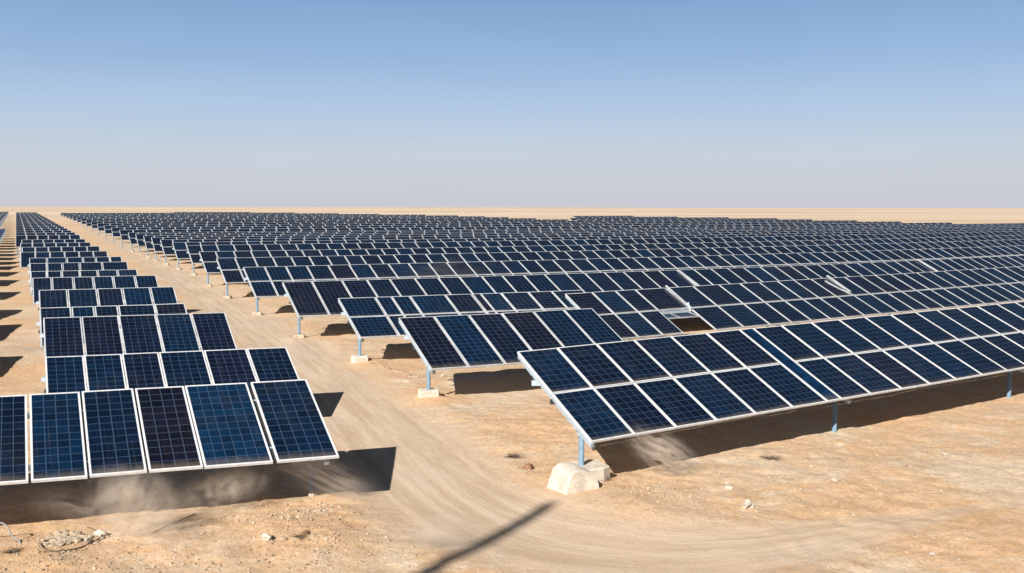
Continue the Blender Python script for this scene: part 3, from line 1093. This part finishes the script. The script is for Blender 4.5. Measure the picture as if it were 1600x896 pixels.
def ridge(px, r, label):
    pts = []
    for i, (a, b) in enumerate(px):
        x, y = at(a, b); pts.append((x, y, gz(x, y) + 0.01))
    x0, y0, _ = pts[0]
    mb = MB()
    for i in range(len(pts) - 1):
        for k in range(9):
            t = (k + random.uniform(0, 0.6)) / 9
            p = [pts[i][q] + (pts[i + 1][q] - pts[i][q]) * t for q in range(3)]
            stone_geo(mb, (p[0] + random.uniform(-.04, .04), p[1] + random.uniform(-.04, .04), p[2]), r * random.uniform(0.7, 1.15), 0.45, 900 + i * 20 + k)
    o = mb.build("earth_ridge", M_TAN, None, (x0, y0, 0)); tag(o, label, "ridge")


ridge([(578, 572), (604, 576), (630, 585), (652, 592)], 0.075, "pale crusted ridge of earth left of the second right row's footing")

# gravel: many tiny stones no one could count
def gravel(name, m, n, label, areas, rmin, rmax, seed):
    rs = random.Random(seed)
    mb = MB()
    xs, ys, rr = [], [], []
    k = 0
    while k < n:
        a = rs.choice(areas)
        px, py, sx, sy = a
        u, v = rs.gauss(px, sx), rs.gauss(py, sy)
        if v < 400: continue
        x, y = at(u, v)
        xs.append(x); ys.append(y); rr.append(rmin + (rmax - rmin) * rs.random() ** 3.2)
        k += 1
    tdv, tlv = track_coords(np.array(xs), np.array(ys))
    zs = ground_z(np.array(xs), np.array(ys), tdv, tlv)
    for i in range(n):
        if abs(tdv[i]) < 1.6 and rs.random() < 0.93: continue
        stone_geo(mb, (xs[i], ys[i], zs[i] + rr[i] * 0.2), rr[i], 0.38 if name == "rubble" else 0.65, seed * 1000 + i, 1)
    o = mb.build(name, m)
    tag(o, label, "gravel", None, "stuff")


A1 = [(430, 830, 70, 16), (470, 810, 45, 12), (300, 870, 130, 18), (100, 880, 70, 14), (520, 860, 60, 20)]
A2 = [(1010, 770, 60, 12), (1250, 740, 140, 28), (1400, 820, 150, 40), (1320, 850, 160, 25), (1200, 790, 160, 20), (1400, 720, 120, 20)]
A3 = [(620, 600, 60, 14), (500, 530, 60, 14), (760, 680, 70, 18), (820, 720, 60, 16), (680, 640, 60, 16)]
gravel("gravel", M_CHIP, 1300, "pale chips scattered over the sand", A1 + A2 + A3 + [(435, 812, 38, 6), (500, 800, 18, 5)] * 3, 0.006, 0.028, 3)
gravel("gravel", M_TAN, 3600, "brown gravel and crumbs scattered over the sand", A1 * 2 + A2 + A3, 0.006, 0.03, 4)
gravel("rubble", M_CHIP, 260, "patch of broken pale rubble inside the wire loop at lower left", [(100, 848, 19, 7), (125, 845, 18, 6), (92, 856, 14, 5)], 0.012, 0.075, 5)


def shrub(px, py, r, hgt, label, seed, n=70):
    rs = random.Random(seed)
    x, y = at(px, py); z = gz(x, y)
    mb = MB()
    for i in range(n):
        a = rs.uniform(0, 6.28); e = rs.uniform(0.1, 1.2); L = r * rs.uniform(0.5, 1.1)
        p = Vector((rs.gauss(0, r * 0.12), rs.gauss(0, r * 0.12), 0)); pts = [p.copy()]
        for s in range(3):
            d = Vector((math.cos(a) * math.cos(e), math.sin(a) * math.cos(e), math.sin(e) * hgt / r))
            p = p + d * (L / 3); pts.append(p.copy())
            a += rs.uniform(-0.5, 0.5); e += rs.uniform(-0.5, 0.2)
        mb.tube([tuple(q) for q in pts], [0.0045, 0.0035, 0.0025, 0.001], 3, 0, False)
    o = mb.build("dry_shrub", M_TWIG)
    o.location = (x, y, z)
    tag(o, label, "shrub", "dry shrubs")


shrub(803, 714, 0.26, 0.14, "low dry shrub on the sand left of the nearest right array's post", 1, 110)
shrub(944, 757, 0.20, 0.16, "dry weed growing against the right side of the big concrete block", 2)
shrub(946, 728, 0.20, 0.10, "dark dry twigs at the shadow's edge behind the big concrete block", 3)
shrub(18, 872, 0.22, 0.10, "dry brush in the bottom left corner by the cable", 4)
shrub(470, 848, 0.2, 0.12, "thin dry shrub on the churned ground at lower left", 5, 40)
shrub(1206, 722, 0.3, 0.06, "flat dark brush on the sand just in front of the nearest right array's shadow", 6, 60)


def wire(name, pts, r, m, label, cat):
    P3 = []
    for px, py, z in pts:
        x, y = at(px, py, z)
        P3.append((x, y, z + gz(x, y)))
    x0, y0, _ = P3[0]
    sm = []
    for i in range(len(P3) - 1):
        a = P3[max(i - 1, 0)]; b_ = P3[i]; c = P3[i + 1]; d_ = P3[min(i + 2, len(P3) - 1)]
        for k in range(6):
            t = k / 6
            sm.append(tuple(0.5 * (2 * b_[q] + (-a[q] + c[q]) * t + (2 * a[q] - 5 * b_[q] + 4 * c[q] - d_[q]) * t * t + (-a[q] + 3 * b_[q] - 3 * c[q] + d_[q]) * t ** 3) for q in range(3)))
    sm.append(P3[-1])
    mb = MB(); mb.tube(sm, r, 6)
    o = mb.build(name, m, None, (x0, y0, 0), True)
    tag(o, label, cat)


wire("cable", [(-30, 840, 0.02), (-12, 826, 0.22), (2, 821, 0.28), (12, 829, 0.22), (20, 845, 0.08), (31, 853, 0.02), (34, 862, 0.0)], 0.012, M_WIRE, "pale grey cable arching out of the ground at the left edge", "cable")
wire("wire_loop", [(62, 857, 0.02), (73, 868, 0.02), (96, 871, 0.02), (122, 862, 0.02), (146, 849, 0.02), (160, 837, 0.03), (151, 830, 0.05), (137, 823, 0.02)], 0.009, M_TWIG, "dark wire looped around the patch of rubble at lower left", "wire")
wire("shadow_streak", [(307, 803, 0.03), (285, 813, 0.03), (262, 824, 0.03), (240, 836, 0.01)], 0.010, M_TWIG, "thin dark strip standing in for a tapering shadow on the sand below the nearest left array", "shadow_streak")  # dark tube laid on the sand in place of a narrow cast shadow

# tall pole standing behind the camera: only its shadow reaches the picture
SD = (0.72, 1.30)     # shadow travel per metre of height
tx, ty = at(862, 788)
PH = 19.0
topx, topy = tx - SD[0] * PH, ty - SD[1] * PH
lean = math.radians(32.0)
Ls_ = PH * math.hypot(*SD)
bx, by = tx - Ls_ * math.sin(lean), ty - Ls_ * math.cos(lean)
mb = MB(); mb.tube([(0, 0, -0.5), (topx - bx, topy - by, PH)], [0.16, 0.12], 14)
o = mb.build("utility_pole", M_POLE, None, (0, 0, 0), True)
o.location = (bx, by, 0)
tag(o, "tall pole behind the viewer whose soft shadow crosses the dirt track", "pole")

# ------------------------------------------------------------------ blowing dust
def dust_mat(dens, scale, seed, stretch):
    m = bpy.data.materials.new("blowing_dust"); m.use_nodes = True
    nt = m.node_tree; nt.nodes.clear(); g = NT(nt)
    out = g.n("ShaderNodeOutputMaterial"); v = g.n("ShaderNodeVolumePrincipled")
    v.inputs["Color"].default_value = (1.0, 0.93, 0.83, 1)
    v.inputs["Anisotropy"].default_value = 0.2
    tc = g.n("ShaderNodeTexCoord").outputs["Object"]
    ln = g.n("ShaderNodeVectorMath", operation="LENGTH")
    mp = g.n("ShaderNodeMapping"); mp.inputs["Location"].default_value = (seed * 3.1, seed, 0); mp.inputs["Scale"].default_value = stretch
    nt.links.new(tc, mp.inputs[0])
    nz = g.noise(mp.outputs[0], scale, 4.0, 0.6, 0.7)
    nt.links.new(tc, ln.inputs[0])
    rad = g.math("ADD", ln.outputs["Value"], g.math("MULTIPLY_ADD", nz, 0.9, -0.45))
    fall = g.ramp(rad, 0.15, 0.95, 1.0, 0.0)
    dn = g.math("MULTIPLY", g.math("MULTIPLY", g.math("MULTIPLY", fall, g.ramp(nz, 0.42, 0.74)), dens), 1.0)
    nt.links.new(dn, v.inputs["Density"])
    nt.links.new(v.outputs[0], out.inputs["Volume"])
    return m


def plume(px, py, zc, size, rotz, tilt, dens, seed, label, scale=1.6, stretch=(1, 1, 1)):
    x, y = at(px, py, zc)
    mb = MB()
    seg, rings = 16, 9
    mb.v.append((0, 0, -1))
    for i in range(1, rings):
        a = -math.pi / 2 + math.pi * i / rings
        for j in range(seg):
            t = 2 * math.pi * j / seg
            mb.v.append((math.cos(a) * math.cos(t), math.cos(a) * math.sin(t), math.sin(a)))
    mb.v.append((0, 0, 1))
    for j in range(seg):
        mb.f.append((0, 1 + (j + 1) % seg, 1 + j))
    for i in range(rings - 2):
        for j in range(seg):
            a = 1 + i * seg + j; b_ = 1 + i * seg + (j + 1) % seg
            mb.f.append((a, b_, b_ + seg, a + seg))
    top = len(mb.v) - 1; l0 = 1 + (rings - 2) * seg
    for j in range(seg):
        mb.f.append((l0 + j, l0 + (j + 1) % seg, top))
    mb.uv = [None] * len(mb.f); mb.m = [0] * len(mb.f)
    o = mb.build("dust_plume", dust_mat(dens, scale, seed, stretch))
    o.location = (x, y, zc); o.scale = size; o.rotation_euler = (0, tilt, rotz)
    tag(o, label, "dust", None, "stuff")


plume(215, 790, 0.55, (1.0, 0.6, 0.75), 0.3, 0.5, 7.0, 1, "dust swirl rising below the dark panel of the nearest left array", 3.2, (1, 1, 0.55))
plume(255, 835, 0.22, (1.0, 0.6, 0.3), 0.2, 0.2, 3.0, 11, "sandy dust drifting forward from the swirl at lower left", 2.6)
plume(120, 790, 0.35, (1.3, 0.5, 0.4), 0.2, 0.2, 1.8, 8, "thin dust drifting over the shadow at the far left", 3.0)
plume(345, 765, 0.40, (1.2, 0.5, 0.5), 0.1, -0.3, 5.0, 2, "thin dust veil in the shadow under the nearest left array", 3.2, (1.5, 1, 0.6))
plume(505, 742, 0.42, (1.5, 0.45, 0.5), 0.2, 0.5, 8.0, 3, "dust streak blowing out at the right end of the nearest left array", 3.4, (0.8, 1, 1.7))
plume(350, 850, 0.25, (1.1, 0.6, 0.35), 0.4, 0.3, 1.3, 12, "warm dust lifting off the orange ground in front of the nearest left array", 2.6, (1, 1, 0.7))
plume(690, 838, 0.22, (0.95, 0.7, 0.34), 0.5, 0.0, 2.4, 4, "dust puff over the dirt track beside the pole's shadow")
plume(1040, 710, 0.45, (1.3, 0.6, 0.50), 0.5, 0.55, 7.5, 6, "dust wisps in the shadow under the nearest right array", 3.6, (0.9, 1, 1.6))
plume(690, 425, 2.2, (3.2, 1.5, 0.9), 0.5, 0.0, 0.2, 9, "faint dust hanging over the middle rows of the right block")

# ------------------------------------------------------------------ light
sdir = Vector((-SD[0], -SD[1], 1)).normalized()     # towards the sun
EL = math.asin(sdir.z)
AZ = math.atan2(sdir.x, sdir.y)                     # clockwise from +Y
sun_d = bpy.data.lights.new("sun", "SUN")
sun_d.energy = 5.0
sun_d.angle = math.radians(0.53)
sun_d.color = (1.0, 0.955, 0.89)
sun = bpy.data.objects.new("sun", sun_d); COL.objects.link(sun)
sun.rotation_euler = sdir.to_track_quat("Z", "Y").to_euler()
sun.location = (-20, -30, 40)

w = bpy.data.worlds.new("World"); scene.world = w
w.use_nodes = True
nt = w.node_tree; nt.nodes.clear(); g = NT(nt)
out = g.n("ShaderNodeOutputWorld"); bg = g.n("ShaderNodeBackground")
sky = g.n("ShaderNodeTexSky", sky_type="NISHITA")
sky.sun_disc = False
sky.sun_elevation = EL
sky.sun_rotation = AZ
sky.altitude = 300
sky.air_density = 1.0
sky.dust_density = 1.2
sky.ozone_density = 2.0
SKY_S = 0.05
geo = g.n("ShaderNodeTexCoord")
spz = g.n("ShaderNodeSeparateXYZ"); nt.links.new(geo.outputs["Generated"], spz.inputs[0])
# dust-laden air low over the desert
hz = g.n("ShaderNodeValToRGB"); nt.links.new(g.math("MULTIPLY", spz.outputs[2], 2.5), hz.inputs[0])
k = 1.0 / SKY_S / EXPM
cr = hz.color_ramp.elements
for p, c in ((0.0, (0.615, 0.62, 0.69)), (0.06, (0.615, 0.635, 0.71)), (0.14, (0.575, 0.65, 0.74)), (0.25, (0.455, 0.59, 0.785)), (0.37, (0.325, 0.485, 0.735)), (0.50, (0.24, 0.395, 0.655)), (0.62, (0.12, 0.22, 0.42)), (0.8, (0.06, 0.10, 0.17)), (1.0, (0.036, 0.052, 0.085))):
    if p in (0.0, 1.0): e = cr[0] if p == 0.0 else cr[-1]
    else: e = cr.new(p)
    e.color = (*c, 1)
sc_ = g.n("ShaderNodeVectorMath", operation="SCALE"); nt.links.new(hz.outputs[0], sc_.inputs[0]); sc_.inputs["Scale"].default_value = k
mixs = g.mix(g.ramp(spz.outputs[2], 0.18, 0.45, 0.92, 0.93), sky.outputs[0], sc_.outputs[0])
mpw = g.n("ShaderNodeMapping"); mpw.inputs["Scale"].default_value = (1.0, 1.0, 4.5); nt.links.new(geo.outputs["Generated"], mpw.inputs[0])
veil = g.math("MULTIPLY_ADD", g.noise(mpw.outputs[0], 1.6, 4.0, 0.6, 0.8), 0.13, 0.935)
vs = g.n("ShaderNodeVectorMath", operation="SCALE"); nt.links.new(mixs, vs.inputs[0]); nt.links.new(veil, vs.inputs["Scale"])
nt.links.new(vs.outputs[0], bg.inputs[0]); nt.links.new(bg.outputs[0], out.inputs[0])
bg.inputs[1].default_value = SKY_S

scene.view_settings.view_transform = "Standard"
scene.view_settings.look = "None"
scene.view_settings.gamma = 1
scene.view_settings.exposure = EXPO
scene.view_settings.use_curve_mapping = False
scene.cycles.max_bounces = 6
scene.cycles.diffuse_bounces = 3
scene.cycles.glossy_bounces = 3
scene.cycles.volume_bounces = 3
scene.cycles.use_denoising = True
scene.cycles.volume_step_rate = 1.0
